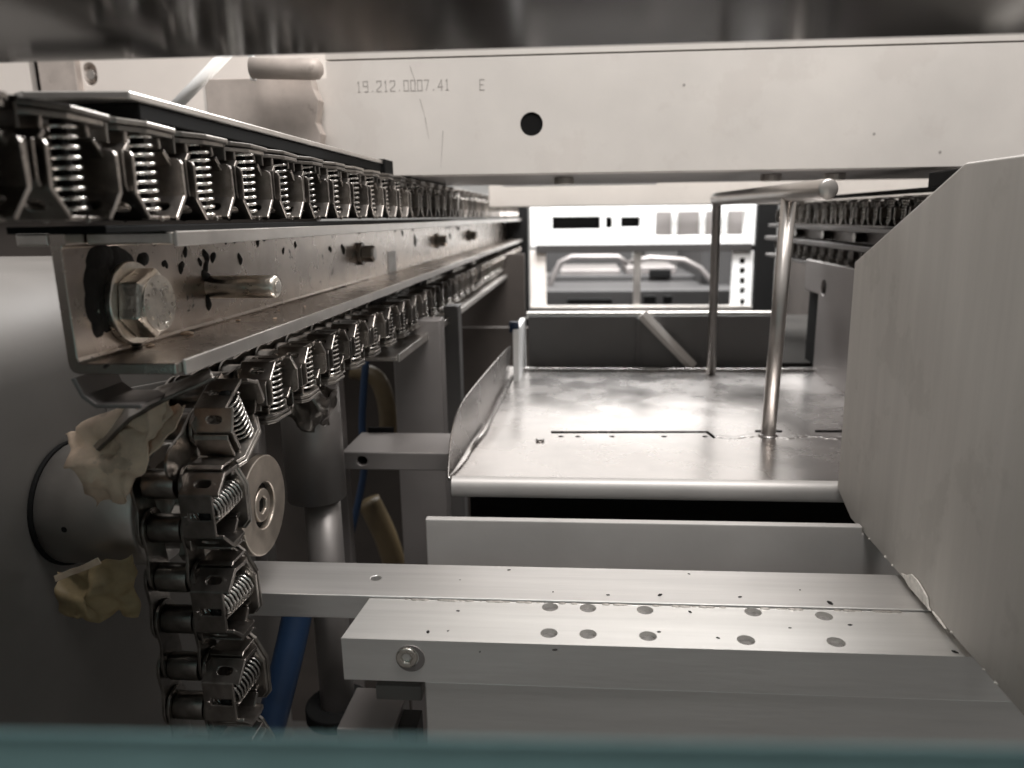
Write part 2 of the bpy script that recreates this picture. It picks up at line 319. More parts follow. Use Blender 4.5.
gp = [(pb.y - .016, pb.z + .010, .010), (pb.y - .012, pb.z + .017, .009), (pb.y - .020, pb.z - .004, .006), (pb.y - .019, pb.z + .004, .007), (pb.y - .004, pb.z + .014, .011), (pb.y - .014, pb.z - .002, .007), (pb.y + .002, pb.z - .015, .006), (pb.y + .012, pb.z + .015, .0045), (pb.y - .01, pb.z + .017, .005)]
pn = aX(210, 287, -.1717)
gp += [(pn.y - .002, pn.z + .004, .0048), (pn.y - .003, pn.z - .007, .0035), (pn.y - .002, pn.z + .009, .003)]
for k in range(16):
    y_ = .30 + random.random() ** 1.5 * .8; gp.append((y_, -.0088 - random.random() ** 2 * .009, random.uniform(.0022, .0032)))
for u, v, r in ((165, 264, .0025), (181, 267, .003), (200, 262, .0022), (206, 256, .0035), (213, 257, .003), (215, 268, .0014), (240, 259, .003), (246, 257, .002), (254, 260, .0012), (300, 257, .0018), (308, 268, .0012), (197, 270, .0012), (350, 246, .002), (343, 249, .004), (185, 252, .0025), (270, 253, .0018), (283, 251, .0022), (362, 254, .006), (330, 249, .003), (415, 241, .006), (450, 236, .006)):
    p = aX(u, v, -.1717); gp.append((p.y, min(p.z, -.0105), r))
blot(tr, X, gp, .235)
# pin standing out of the web
yy, zz = pn.y - .235, pn.z + .05
mk('pin', T([(X(.1718), yy, zz), (X(.1415), yy, zz), (X(.1405), yy, zz), (X(.1398), yy, zz)], [.0052, .0052, .0049, .0040], 28), 'bolt', tr, 0, True)
mk('pin_bore', T([(X(.13977), yy, zz), (X(.1395), yy, zz)], .0026, 16), 'hub', tr)
for y in (.56, .86, 1.1): web_bolt(tr, X, y, -.026, .235, .0085, .0065, detail=False, hm='chain')
p0, p1 = aX(388, 252, -.1712), aX(397, 276, -.1712)
mk('paper_label', B(X(.1716), X(.1712), p0.y - .235, p1.y - .235, p1.z + .054, p0.z + .05), 'white', tr)
# rivets / studs on rail far parts and welded tab below
bm = bmesh.new(); extr(bm, [(X(a), b) for a, b in strip([(.1725, -.0012), (.1700, -.0075), (.166, -.0105), (.150, -.0105)], .0016)], lambda p, q, d: (p, d, q), -.002, .020); mk('welded_tab', bm, 'post', tr, .0005)
# crumbs lying on the lower flange
bm = bmesh.new()
for u, v, r in ((187, 333, .0022), (238, 320, .0010), (226, 317, .0007), (279, 310, .0006), (275, 318, .0008), (150, 345, .0016), (305, 306, .0006)):
    p = aZ(u, v, -.0462)
    if -p.x > .171: continue
    m4 = Matrix.Translation((X(-p.x), p.y - .235, .0037)) @ Matrix.Rotation(random.random() * 3, 4, 'Z') @ Matrix.Diagonal((r * 1.6, r, r * .5, 1))
    bm = bmesh.new(); bmesh.ops.create_icosphere(bm, subdivisions=1, radius=1, matrix=m4); mk('metal_chip', bm, 'rag', tr)
# top guard above the upper chain
tg = thing('chain_guard', 'pale flat guard strip above the upper left chain ending in a black stop', 'guard', (-.15, .24, .038))
ol = [(-.0335, .000), (-.0275, -.004), (.0050, .0), (.0050, .31), (-.0335, .31)]
mk('guard_strip', PL(ol, [], lambda a, b, d: (a, b, d), .0026), 'guard', tg, .0005)
mk('guard_liner', B(-.030, .0042, .006, .31, -.0055, -.0003), 'black', tg, .0004)
mk('stop_block', B(-.02, .0065, .302, .325, -.0095, .0035), 'black', tg, .0006)
mk('rear_strip', B(-.03, .004, .327, 1.3, -.0135, -.0105), 'chain', tg, .0005)
# lower rail under lower chain
tl = thing('lower_rail', 'thin bright steel strip running under the lower left chain', 'rail', (-.14, .52, -.098))
mk('strip', B(-.026, .0035, 0, 1.14, -.0035, 0), 'rail', tl, .0006)
mk('front_edge', B(.0038, .0052, 0, 1.14, -.0042, .0018), 'guard', tl, .0004)
for k in range(7): mk('hanger', B(-.04, -.0265, .06 + k * .16, .09 + k * .16, -.0035, .05), 'dark', tl)
# ------------------------------------------------------------------ chain with spring clips
def panel_plate(bm, p, q, x0, x1, th, holes=()):
    """sheet panel between profile points p and q (t,n), spanning x0..x1"""
    p, q = Vector(p), Vector(q); d = (q - p); L = d.length; d.normalize(); n = Vector((-d.y, d.x))
    fn = lambda a, b, w: (b, p.x + d.x * a + n.x * w, p.y + d.y * a + n.y * w)
    planar(bm, [(0, x0), (L, x0), (L, x1), (0, x1)], holes, fn, th)
def clip_protos():
    P = {}
    # bracket: folded sheet, open to the side; x +-.008, t along y, n along z
    bm = bmesh.new(); th = .0015
    pr = [(-.0100, .0283), (-.0104, .0248), (-.0152, .0200), (-.0155, .0088), (-.0088, .0008), (.0088, .0008), (.0155, .0088), (.0152, .0200), (.0104, .0248), (.0100, .0283)]
    for i, (p, q) in enumerate(zip(pr, pr[1:])):
        holes = []; x0, x1 = -.008, .008
        if i in (0, 8): x0, x1 = -.005, .0035
        if i in (1, 7): x0, x1 = -.005, .0045
        if i in (3, 5): holes = [capsule(.0052, 0.0005, .0014, .0018, vert=True)]
        if i == 4: x1 = .0052
        if i == 4: holes = [[(.0074, -.0048), (.0102, -.0048), (.0102, .0040), (.0074, .0040)]]
        if i in (2, 6):                                   # leaf with a rounded ear at its free top corner
            L = .0112 + .0022; up = (i == 2)
            ol = [(-.0022, x0), (L - .0022, x0), (L - .0022, x1), (-.0003, x1), (-.0014, x1 - .0006), (-.0020, x1 - .0018), (-.0022, x1 - .003)]
            if not up: ol = [(.0112 - a, b) for a, b in reversed(ol)]
            pp, qq = Vector(p), Vector(q); d = (qq - pp).normalized(); nn = Vector((-d.y, d.x))
            planar(bm, ol, [], (lambda a, b, w, pp=pp, d=d, nn=nn: (b, pp.x + d.x * a + nn.x * w, pp.y + d.y * a + nn.y * w)), th); continue
        panel_plate(bm, p, q, x0, x1, th, holes)
    for x in (-.0062, .0066): tube(bm, [(x, -.0004, .0012), (x, .0004, .0012)], .0011, 8)
    P['bracket'] = (mk('gripper_clip', bm, 'bracket', None, .0004), 'gripper_clip')
    bm = bmesh.new()
    pr2 = [(-.0178, .0215), (-.0178, .0110), (-.0168, .0092)]
    extr(bm, strip(pr2, .0009), lambda p, q, d: (d, p, q), -.0075, .0066)
    P['jaw'] = (mk('outer_jaw', bm, 'bracket', None, .0002), 'outer_jaw')
    bm = bmesh.new()
    ol = [(-.0172, -.0085), (-.0172, -.0020), (-.0130, .0030), (-.0040, .0074), (.0128, .0074), (.0160, .0048), (.0162, -.0085)]
    planar(bm, ol, [], lambda t, x, w: (x, t, .0301 + w), .0018)
    extr(bm, strip([(-.0180, .0235), (-.0180, .0300), (-.0168, .0315)], .0009), lambda p, q, d: (d, p, q), -.0085, .0030)
    P['cap'] = (mk('cap_plate', bm, 'cap', None, .0006), 'cap_plate')
    bm = bmesh.new()
    ol = [(-.0155, -.0075), (-.0155, -.0010), (-.0120, .0026), (-.0035, .0069), (.0118, .0069), (.0150, .0042), (.0150, -.0075)]
    planar(bm, ol, [], lambda t, x, w: (x, t, .0281 + w), .0017)
    P['washer'] = (mk('spring_seat', bm, 'cap', None, .0003), 'spring_seat')
    bm = bmesh.new(); turns = 9; n = turns * 12; z0, z1 = .0025, .0285
    pts = [(.0055 * math.cos(2 * math.pi * k / 12), .0055 * math.sin(2 * math.pi * k / 12), z0 + (z1 - z0) * k / n) for k in range(n + 1)]
    tube(bm, pts, .00064, 6); P['spring'] = (mk('spring', bm, 'spring', None, 0, True), 'spring')
    P['core'] = (mk('spring_pin', T([(.0012, 0, .001), (.0012, 0, .028)], .0022, 10), 'black', None, 0, True), 'spring_pin')
    # link: two outer figure-eight plates + two rollers
    def fig8(hw, r, waist): 
        pts = []
        for k in range(9): a = -math.pi / 2 + math.pi * k / 8; pts.append((hw + r * math.cos(a), .012 + r * math.sin(a)))
        pts.append((0, .012 + waist))
        for k in range(9): a = math.pi / 2 + math.pi * k / 8; pts.append((-hw + r * math.cos(a), .012 + r * math.sin(a)))
        pts.append((0, .012 - waist)); return pts
    bm = bmesh.new()
    for x in (-.0090, -.0285): planar(bm, fig8(.0095, .0085, .0068), [], lambda a, b, d: (x + d, a, b), .0013)
    for x in (-.0107, -.0268):
        planar(bm, [(a + .01875 if a > -99 else a, b) for a, b in fig8(.0095, .0082, .0066)], [], lambda a, b, d: (x + d, a, b), .0012)
    # clip carrier plate
    planar(bm, [(-.0155, .0035), (.0155, .0035), (.0165, .0225), (.012, .0265), (-.012, .0265), (-.0165, .0225)], [], lambda a, b, d: (-.0074 + d * .5, a, b), .0012)
    P['link'] = (mk('link_plate', bm, 'chain', None, .0002), 'link_plate')
    P['roller'] = (mk('roller', T([(-.0255, 0, .012), (-.0125, 0, .012)], .0060, 18), 'chain', None, .0004, True), 'roller')
    return P
PR = clip_protos(); used = set()
def inst(key, parent, sx, off=(0, 0, 0)):
    src, nm = PR[key]
    if key not in used and sx == 1: used.add(key); o = src
    else:
        o = src.copy(); o.name = nm; C.objects.link(o)
    o.parent = parent; o.location = off
    return o
rnd = random.Random(8)
def chain(name, label, stations, x, sx=1, links=True, detail=999, loc=None, nz=1):
    t = thing(name, label, 'chain', loc or (x, stations[0][0], stations[0][1]))
    for i, (y, z, th) in enumerate(stations):
        b = inst('bracket', t, 1); b.location = (0, y - t.location.y, z - t.location.z); b.rotation_euler = (th + rnd.uniform(-.02, .02), 0, rnd.uniform(-.02, .02))
        b.scale = (sx, 1, nz)
        sp_ = inst('spring', b, 1); sp_.rotation_euler = (rnd.uniform(-.035, .035), rnd.uniform(-.03, .03), rnd.uniform(0, 6)); sp_.scale = (1, 1, rnd.uniform(.96, 1.02))
        cp_ = inst('cap', b, 1); cp_.rotation_euler = (rnd.uniform(-.03, .02), rnd.uniform(-.03, .03), 0)
        if i < detail:
            inst('washer', b, 1); inst('core', b, 1); inst('jaw', b, 1); j = inst('jaw', b, 1); j.scale = (1, -1, 1)
        if links:
            l = inst('link', t, 1); l.location = b.location; l.rotation_euler = b.rotation_euler; l.scale = b.scale
            if i < detail:
                for k in (-.0094, .0094): inst('roller', l, 1, (0, k, 0))
    return t
P0 = .0375; XC = -.1485
up = [(.2070 + P0 * k, -.0005, 0.0) for k in range(-2, 37)]
chain('spring_clip_chain', 'upper left row of dark chain clips with bright upright springs', up, XC, detail=26)
cy_, cz_, R0, RP = .303, -.1105, .049, .037
def on_path(s):
    if s >= 0: return (cy_ - R0, cz_ - s, -math.pi / 2)
    if s > -RP * math.pi / 2:
        a = -s / RP; return (cy_ - R0 * math.cos(a), cz_ + R0 * math.sin(a), -math.pi / 2 - a)
    return (cy_ + (-s - RP * math.pi / 2), cz_ + R0, -math.pi)
lo = [on_path(.0402 * k) for k in range(3, -35, -1)]
chain('spring_clip_chain', 'lower left chain of clips wrapping down around the sprocket beside the round washer', lo, XC + .0022, detail=26, loc=(XC + .0022, cy_, cz_), nz=.88)
rg = [(.52 + .030 * k, 0, 0.0) for k in range(18)]
XR = .262
t = chain('spring_clip_chain', 'upper chain on the right side behind the upright handle', [((y - .52) / .8 + .52, z, a) for y, z, a in rg], XR, -1, detail=0, loc=(XR, .52, 0)); t.scale = (.8, .8, .8); t.location.z = -.0125
t = chain('spring_clip_chain', 'lower chain on the right side under the right rail', [((y - .52) / .8 + .52, z, -math.pi) for y, z, a in rg], XR, -1, detail=0, loc=(XR, .52, 0)); t.scale = (.8, .8, .62); t.location.z = -.0315
trr = thing('guide_rail', 'right side guide rail seen behind the round bar handle', 'rail', (.25, .5, -.03))
mk('web', B(.022, .026, .0, .56, -.012, .016), 'post', trr, .0005)
mk('upper_lip', B(.0, .0215, .0, .56, .0125, .0165), 'lipdark', trr, .0005)
mk('lower_lip', B(-.004, .0215, .0, .56, -.0045, .0005), 'lipdark', trr, .0005)
mk('bottom_strip', B(-.002, .03, .0, .56, -.0265, -.0230), 'lipdark', trr, .0005)
for y in (.16, .26, .36, .47): mk('hex_bolt', T([(.012, y, .0065), (.0215, y, .0065)], .0055, 6), 'chain', trr, .0005)
mk('chain_shade_strip', B(-.004, .03, .0, .56, .0455, .0475), 'black', trr, .0005)  # black top strip, added so that it shades the right chain
mk('end_block', B(-.02, .02, -.005, .035, .046, .056), 'black', trr, .001)
# ------------------------------------------------------------------ sprocket, washer, hub
ts = thing('sprocket', 'chain sprocket end with a large round steel washer and socket screw', 'sprocket', (-.165, .305, -.118))
bm = bmesh.new(); n = 12; ol = []
for k in range(n * 4):
    a = 2 * math.pi * k / (n * 4); r = .036 if k % 4 in (0, 1) else .030
    ol.append((r * math.cos(a), r * math.sin(a)))
planar(bm, ol, [], lambda a, b, d: (-.004 + d, a, b), .008); mk('toothed_wheel', bm, 'chain', ts, .0006)
wc = aX(265, 505, -.1475); wr = .0232
L = Vector((wc.x + .165, wc.y - .305, wc.z + .118))
mk('shaft', T([(-.01, L.y, L.z), (L.x - .0042, L.y, L.z)], .014, 24), 'hub', ts, .0005)
mk('washer', PL(circ(L.y, L.z, wr, 64), [circ(L.y, L.z, .0108, 40)], lambda a, b, d: (L.x - d, a, b), .0042), 'washer', ts, .0007, segs=3)
mk('recess_shade_disc', T([(L.x - .0041, L.y, L.z), (L.x - .0032, L.y, L.z)], .0115, 32), 'black', ts)  # black disc standing in for the dark gap around the screw
sc = mk('socket_screw', PL(circ(L.y, L.z, .0078, 40), [circ(L.y, L.z, .0042, 6, ph=.3)], lambda a, b, d: (L.x - .0008 - d, a, b), .0030), 'washer', ts, .0006)
mk('socket', T([(L.x - .0030, L.y, L.z), (L.x - .0025, L.y, L.z)], .0055, 12), 'black', sc)
hb = thing('shaft_housing', 'round steel shaft housing jutting from the side plate behind the chain', 'housing', (-.2305, .30, -.1235))
mk('housing_tube', T([(0, 0, 0), (.042, 0, 0), (.044, 0, 0)], [.0272, .0272, .0258], 48), 'hub', hb, 0, True)
mk('housing_seal', T([(-.001, 0, 0), (.0012, 0, 0)], .0283, 48), 'black', hb, .0006)
mk('inner_shaft', T([(.0441, 0, 0), (.064, 0, 0)], .020, 32), 'chain', hb, 0, True)
mk('grub_hole', T([(.014, -.0272, -.0015), (.014, -.0252, -.0015)], .0013, 10), 'black', hb)
# side plate with rolled top
sd = thing('side_plate', 'dull dark side plate with rolled top edge at the far left', 'plate', (-.2335, .1, -.1))
pr = [(0.002, -.45), (0.002, .035)] + [(0.002 - .042 * (1 - math.cos(a)), .035 + .042 * math.sin(a)) for a in [math.pi / 2 * k / 10 for k in range(1, 11)]] + [(-.3, .077)]
bm = bmesh.new(); extr(bm, strip(pr, .003), lambda p, q, d: (p, d, q), -.1, .40); mk('plate_sheet', bm, 'sideplate', sd, 0, 'auto')
mk('corner_gusset', PL([(.003, .02), (.035, .026), (.02, -.012), (.003, -.03)], [], lambda a, b, d: (a, .23 + d, b), .002), 'sideplate', sd, .0005)
# film rags and bent strip near housing
def rag(name, label, cat, ctrl, m, amp, seed, th=.0004, nu=30, nv=14):
    """ctrl: list of (edge A point, edge B point) stations; a lofted, crumpled sheet"""
    bm = bmesh.new(); g = []
    for i in range(nu + 1):
        f = i / nu * (len(ctrl) - 1); k = min(int(f), len(ctrl) - 2); w = f - k; w = w * w * (3 - 2 * w)
        A = ctrl[k][0].lerp(ctrl[k + 1][0], w); Bp = ctrl[k][1].lerp(ctrl[k + 1][1], w); row = []
        for j in range(nv + 1):
            p = A.lerp(Bp, j / nv); q = p * 85 + Vector((seed, seed * 2, 0)); nn = noise.noise_vector(q) + .5 * noise.noise_vector(q * 2.3)
            row.append(bm.verts.new(p + nn * amp))
        g.append(row)
    for i in range(nu):
        for j in range(nv): bm.faces.new((g[i][j], g[i + 1][j], g[i + 1][j + 1], g[i][j + 1]))
    o = mk(name, bm, m, None, 0, True); md = o.modifiers.new('solid', 'SOLIDIFY'); md.thickness = th; return tag(o, label, cat)
def ctrl(l): return [(aY(a, b, y), aY(c, d, y2)) for a, b, y, c, d, y2 in l]
rag('torn_film', 'torn tan film draped over the shaft housing', 'film', ctrl([(68, 440, .262, 150, 395, .258), (72, 462, .252, 172, 412, .250), (84, 486, .250, 160, 440, .248), (92, 508, .262, 134, 490, .254)]), 'rag', .0042, 3)
rag('torn_film', 'smaller crumpled tan scrap tucked beside the chain plates', 'film', ctrl([(131, 470, .250, 128, 455, .252), (150, 455, .247, 140, 430, .252), (188, 408, .250, 176, 402, .255)]), 'rag', .0022, 9)
rag('torn_film', 'curled tan flap just below the bent dark strip', 'film', ctrl([(128, 432, .252, 130, 415, .25), (152, 440, .246, 150, 402, .248), (166, 432, .249, 172, 396, .252)]), 'rag', .0026, 14)
rag('yellow_film', 'yellowed torn film hanging under the shaft housing', 'film', ctrl([(57, 578, .27, 62, 612, .27), (90, 566, .265, 96, 625, .265), (135, 560, .27, 138, 610, .27)]), 'yrag', .0045, 5)
rag('pale_sliver', 'pale thin sliver sticking out below the shaft housing', 'sliver', ctrl([(55, 576, .255, 57, 582, .255), (98, 558, .25, 102, 563, .25)]), 'rag', .0005, 7)
o = rag('bent_strip', 'bent dark steel strip between rail and torn film', 'strip', ctrl([(95, 445, .26, 100, 452, .25), (130, 408, .258, 132, 420, .246), (160, 390, .257, 165, 402, .245), (212, 373, .257, 216, 380, .247)]), 'chain', .0004, 2, .0014)
# ------------------------------------------------------------------ right guard plate
gp_ = thing('guard_plate', 'large matt grey chamfered guard plate filling the right side', 'plate', (.15, .3, -.1))
ol = [(.04, -.0685), (.1040, -.0685), (.1180, -.0622), (.1285, -.0600), (.1305, .070), (.1300, .0732), (.0174, .1188), (-.25, .1188), (-.25, -.0685)]
mk('plate_sheet', PL([(-.25, -.0685), (.1035, -.0685), (.1275, -.0600), (.1300, .0732), (.0174, .1188), (-.25, .1188)], [], lambda a, b, d: (d, a, b), .012), 'plate', gp_, .0006)
bm = bmesh.new()
def chips(bm, lst):
    for y, z, r in lst:
        n = 9; ph = random.random() * 6; v = [bm.verts.new((-.0002, y + r * (1 + .4 * math.sin(2 * a + ph)) * math.cos(a), z + .6 * r * (1 + .3 * math.sin(3 * a)) * math.sin(a))) for a in [2 * math.pi * k / n for k in range(n)]]
        c = bm.verts.new((-.0011, y, z))
        for k in range(n): bm.faces.new((v[k], v[(k + 1) % n], c))
cl = []
for u, v, r in ((870, 540, .0009), (886, 559, .0012), (893, 567, .0009), (952, 634, .0011), (996, 690, .0010), (984, 676, .0008)):
    p = aX(u, v, .15); cl.append((p.y - .3, max(p.z + .1, -.0682 + r * .55), r))
chips(bm, cl); mk('flaking_sealant', bm, 'chip', gp_)['kind'] = 'stuff'
def flake(pts):                                         # a lifted flake of sealant on the plate's lower edge
    q = [aX(u, v, .15) for u, v in pts]; q = [(p.y - .3, max(p.z + .1, -.0684)) for p in q]
    bm = bmesh.new(); planar(bm, q, [], lambda a, b, d: (-.0002 - d, a, b), .0009); mk('sealant_flake', bm, 'chip', gp_, .0003)
flake([(903, 573), (908, 575), (913, 574), (919, 580), (924, 588), (929, 597), (930, 606), (932, 614), (926, 611), (919, 601), (911, 589)])
flake([(934, 611), (941, 619), (944, 624), (947, 633), (945, 638), (940, 626)])
# ------------------------------------------------------------------ blocks at the bottom
YF, YK = .2735, .3070
db = thing('drilled_block', 'pale drilled metal block with two rows of round holes in its top', 'block', (0, YF, -.172))
xs = aZ(340, 640, -.172).x; hs = []
for u, v in ((550, 607), (588, 608), (645, 610), (753, 612), (824, 616), (549, 633), (588, 634), (648, 636), (746, 640), (836, 642)):
    p = aZ(u, v, -.172); hs.append(circ(p.x, p.y - YF, .0037, 24))
for c_ in hs:
    cx_ = sum(p[0] for p in c_) / 24; cy2 = sum(p[1] for p in c_) / 24
    mk('hole_plug', PL(circ(cx_, cy2, .00365, 24), [], lambda a, b, d: (a, b, -.0022 - d), .002), 'plug', db)
bm = PL([(xs, 0), (.32, 0), (.32, YK - YF), (xs + .0025, YK - YF)], hs, lambda a, b, d: (a, b, -d), .0195)
mk('block_body', bm, 'block', db, .0005)
p = aY(407, 657, YF)
sc = mk('set_screw', PL(circ(p.x, p.z + .172, .0046, 28), [circ(p.x, p.z + .172, .0022, 6)], lambda a, b, d: (a, -.0012 + d, b), .004), 'bolt', db, .0005)
mk('screw_rim', PL(circ(p.x + .0015, p.z + .1715, .0062, 28), [circ(p.x + .0004, p.z + .172, .0047, 28)], lambda a, b, d: (a, -.0004 + d, b), .001), 'post', db, .0002)
burr_ok = lambda x: all((x - sum(p[0] for p in c_) / 24) ** 2 > .0045 ** 2 for c_ in hs[:5])
bm = bmesh.new()                                        # ragged glue line along the joint
random.seed(11)
for k in range(120):
    x = xs + .02 + random.random() * .22; r = random.uniform(.0003, .0011)
    if not burr_ok(x): continue
    bmesh.ops.create_icosphere(bm, subdivisions=1, radius=1, matrix=Matrix.Translation((x, YK - YF - r * .3, .0001)) @ Matrix.Diagonal((r * 2.2, r, r * .35, 1)))
mk('burr_line', bm, 'hub', db)['kind'] = 'stuff'
bm = bmesh.new()
for u, v, r in ((458, 611, .0006), (480, 652, .0004), (555, 650, .0008), (659, 632, .0006), (718, 638, .0006), (850, 625, .0007), (690, 612, .0007), (428, 632, .0008), (448, 631, .0004), (955, 652, .0009), (790, 628, .0005)):
    p = aZ(u, v, -.172); bmesh.ops.create_icosphere(bm, subdivisions=1, radius=1, matrix=Matrix.Translation((p.x, p.y - YF, .0001)) @ Matrix.Rotation(random.random() * 3, 4, 'Z') @ Matrix.Diagonal((r * 1.7, r, r * .3, 1)))
mk('swarf_speck', bm, 'greasy', db)['kind'] = 'stuff'
fb = thing('flat_bar', 'long flat bar with one small hole running behind the drilled block', 'bar', (0, .3078, -.1712))
h = aZ(376, 578, -.1712); xe = .1495
mk('bar_body', PL([(-.170, 0), (.32, 0), (.32, .0330), (-.170, .0330)], [circ(h.x, h.y - .3078, .0026, 20)], lambda a, b, d: (a, b, -d), .012), 'bar', fb, .0004)
bm = bmesh.new()
for u, v, r in ((509, 570, .0006), (553, 592, .0004), (608, 595, .0006), (689, 574, .0005), (660, 595, .0009), (740, 597, .0007), (460, 580, .0003), (830, 603, .0012), (800, 590, .0004)):
    p = aZ(u, v, -.1712); bmesh.ops.create_icosphere(bm, subdivisions=1, radius=1, matrix=Matrix.Translation((p.x, p.y - .3078, .0001)) @ Matrix.Rotation(random.random() * 3, 4, 'Z') @ Matrix.Diagonal((r * 1.7, r, r * .3, 1)))
mk('swarf_speck', bm, 'greasy', fb)['kind'] = 'stuff'
ul = aY(425, 518, .383)
uz = (ul.z + aY(860, 528, .383).z) / 2
up_ = thing('upright_plate', 'upright grey plate with bright top edge standing behind the flat bar', 'plate', (ul.x, .383, -.21))
mk('plate_face', PL([(0, 0), (.30 - ul.x, 0), (.30 - ul.x, .0412), (.1494 - ul.x, .0412), (.1494 - ul.x, uz + .21), (0, uz + .21)], [], fY, .005), 'upright', up_, .0007)
# lower skirt below drilled block
a = aY(427, 684, .279)
tag(mk('lower_plate', B(a.x, .34, .2745, .281, -.30, -.1918), 'block', None, .0006), 'dim grey plate hanging below the drilled block', 'plate')
br = thing('foot_bracket', 'stepped metal bracket under the left end of the drilled block', 'bracket', (-.1, .29, -.22))
a, b = aY(350, 700, .30), aY(405, 722, .30)
mk('foot', B(a.x + .1, b.x + .1, -.01, .02, b.z + .218, a.z + .22), 'post', br, .0008)
a, b = aY(376, 684, .285), aY(427, 704, .285)
mk('step', B(a.x + .1, b.x + .1 - .002, -.006, .004, b.z + .222, a.z + .22), 'sideplate', br, .0006)
a, b = aY(372, 722, .29), aY(425, 736, .29)
mk('lower_step', B(a.x + .1, b.x + .1 - .003, -.002, .01, b.z + .20, a.z + .22), 'dark', br, .0006)
# ------------------------------------------------------------------ tray
ZT = -.1600
ty = aZ(447, 479, ZT).y; tx = aZ(447, 479, ZT).x
tt = thing('tray', 'bright stained steel tray with rolled front lip and curled left corner', 'tray', (0, ty, ZT))
def tz(u, v): p = aZ(u, v, ZT); return (p.x, p.y - ty)
DT = .357
s1 = [tz(551, 431), tz(708, 431), tz(716, 437), tz(714, 439), tz(706, 433), tz(551, 433.5)]
holes = [s1] + [[tz(*q) for q in ((755, 430), (782, 430), (782, 432.5), (755, 432.5))], [tz(*q) for q in ((815, 430), (850, 430), (850, 432.5), (815, 432.5))]]
for u in (561, 578, 612, 664, 705): c_ = tz(u, 436.5); holes.append(circ(c_[0], c_[1], .0022, 12))
mk('tray_floor', PL([(tx, .002), (.33, .002), (.33, DT), (tx, DT)], holes, lambda a, b, d: (a, b, -d), .002), 'tray', tt, 0)
# black sheet standing in for the shade under the slots
mk('slot_shade_sheet', B(-.03, .30, .09, .14, -.012, -.010), 'black', tt)
pr = strip([(.0030, -.0001)] + [(-.0045 * math.sin(a) + .0028, -.0045 + .0045 * math.cos(a)) for a in [math.pi / 2 * k / 8 for k in range(1, 9)]] + [(-.0017, -.0085), (-.0012, -.0098), (.0006, -.0105)], -.0012)
bm = bmesh.new(); extr(bm, pr, lambda p, q, d: (d, p, q), tx + .003, .33); mk('front_lip', bm, 'upright', tt, 0, 'auto')
# left rim curls up: lofted curved gusset
rim = [(447, 484), (448, 460), (450, 430), (458, 406), (468, 392), (490, 366), (511, 343)]
yr = [ty + .0015, ty + .012, ty + .035, ty + .07, ty + .10, ty + .18, ty + .30]
bm = bmesh.new(); rows = []
for (u, v), y in zip(rim, yr):
    top = aY(u, v, y) - Vector((0, ty, ZT)); fy = y - ty; base = Vector((tx + .001 + min(.006, fy * .2), fy, .0004)); row = []
    if top.z < .0005: top.z = .0005
    for k in range(9):
        w = k / 8; p = base.lerp(top, w); p.x = base.x + (top.x - base.x) * (1 - (1 - w) ** .6 if top.x > base.x else w ** .6); p.z = top.z * (w ** 1.3)
        row.append(bm.verts.new(p))
    rows.append(row)
for i in range(len(rows) - 1):
    for k in range(8): bm.faces.new((rows[i][k], rows[i + 1][k], rows[i + 1][k + 1], rows[i][k + 1]))
o = mk('left_rim', bm, 'tray', tt, 0, True); md = o.modifiers.new('sub', 'SUBSURF'); md.levels = 2; md.render_levels = 2; md = o.modifiers.new('solid', 'SOLIDIFY'); md.thickness = .0012
mk('corner_fillet', T([(tx + .001, .001, .0), (tx + .010, .10, .0012), (tx + .012, .30, .001)], [.0008, .0018, .0018], 8), 'tray', tt, 0, True)
mk('stud', T([Vector((*tz(540, 441), 0)), Vector((*tz(540, 441), .0018))], .0032, 16), 'tray', tt, .0006)
mk('rear_ridge', B(tx + .02, .33, DT - .025, DT - .022, 0.0003, .0035), 'tray', tt, .0006)
random.seed(5); bm = bmesh.new()
for k in range(70):
    u = 720 + k * 1.85; p = tz(u, 436.5 + 1.2 * math.sin(k * .23) + random.uniform(-.4, .4)); r = random.uniform(.0020, .0030)
    bmesh.ops.create_icosphere(bm, subdivisions=2, radius=1, matrix=Matrix.Translation((p[0], p[1], .0)) @ Matrix.Diagonal((r * 1.6, r * 1.3, r * .16, 1)))
mk('weld_bead', bm, 'tray', tt, 0, True)['kind'] = 'stuff'
tag(mk('gap_shade_panel', B(-.074, .33, ty + .012, ty + .018, -.24, ZT - .0035), 'black'), 'black sheet standing in for shade in the gap below the tray', 'panel')  # black sheet put in for the unlit gap under the tray
# ------------------------------------------------------------------ handle
th_ = thing('bar_handle', 'upright round bar handle standing on the tray at right', 'handle', (.131, .51, ZT))
xh = 0
fpb = aZ(768, 436, ZT); fpt = aY(789, 196, fpb.y)
hp = aX(829, 189, .1425)
O = Vector((.131, .51, ZT))
mk('front_post', T([fpb - O + Vector((0, 0, -.001)), fpt - O], .0052, 24), 'handle', th_, 0, True)
rb = aZ(711, 374, ZT); rp = aY(717, 199, rb.y); rb.z = ZT + .0005
mk('rear_post', T([rb - O, rp - O + Vector((0, 0, -.002)), rp - O + Vector((0, -.003, 0))], .0044, 20), 'handle', th_, 0, True)
e = hp - O; e2 = rp - O; d = (e2 - e).normalized()
mk('top_bar', T([e, e + d * .0006, e + d * .002, e2 + d * .003], [.0050, .0058, .0062, .0060], 28), 'handle', th_, 0, True)
mk('post_weld', T([fpb - O, fpb - O + Vector((0, 0, .0015))], [.0078, .0055], 20), 'tray', th_, 0, True)
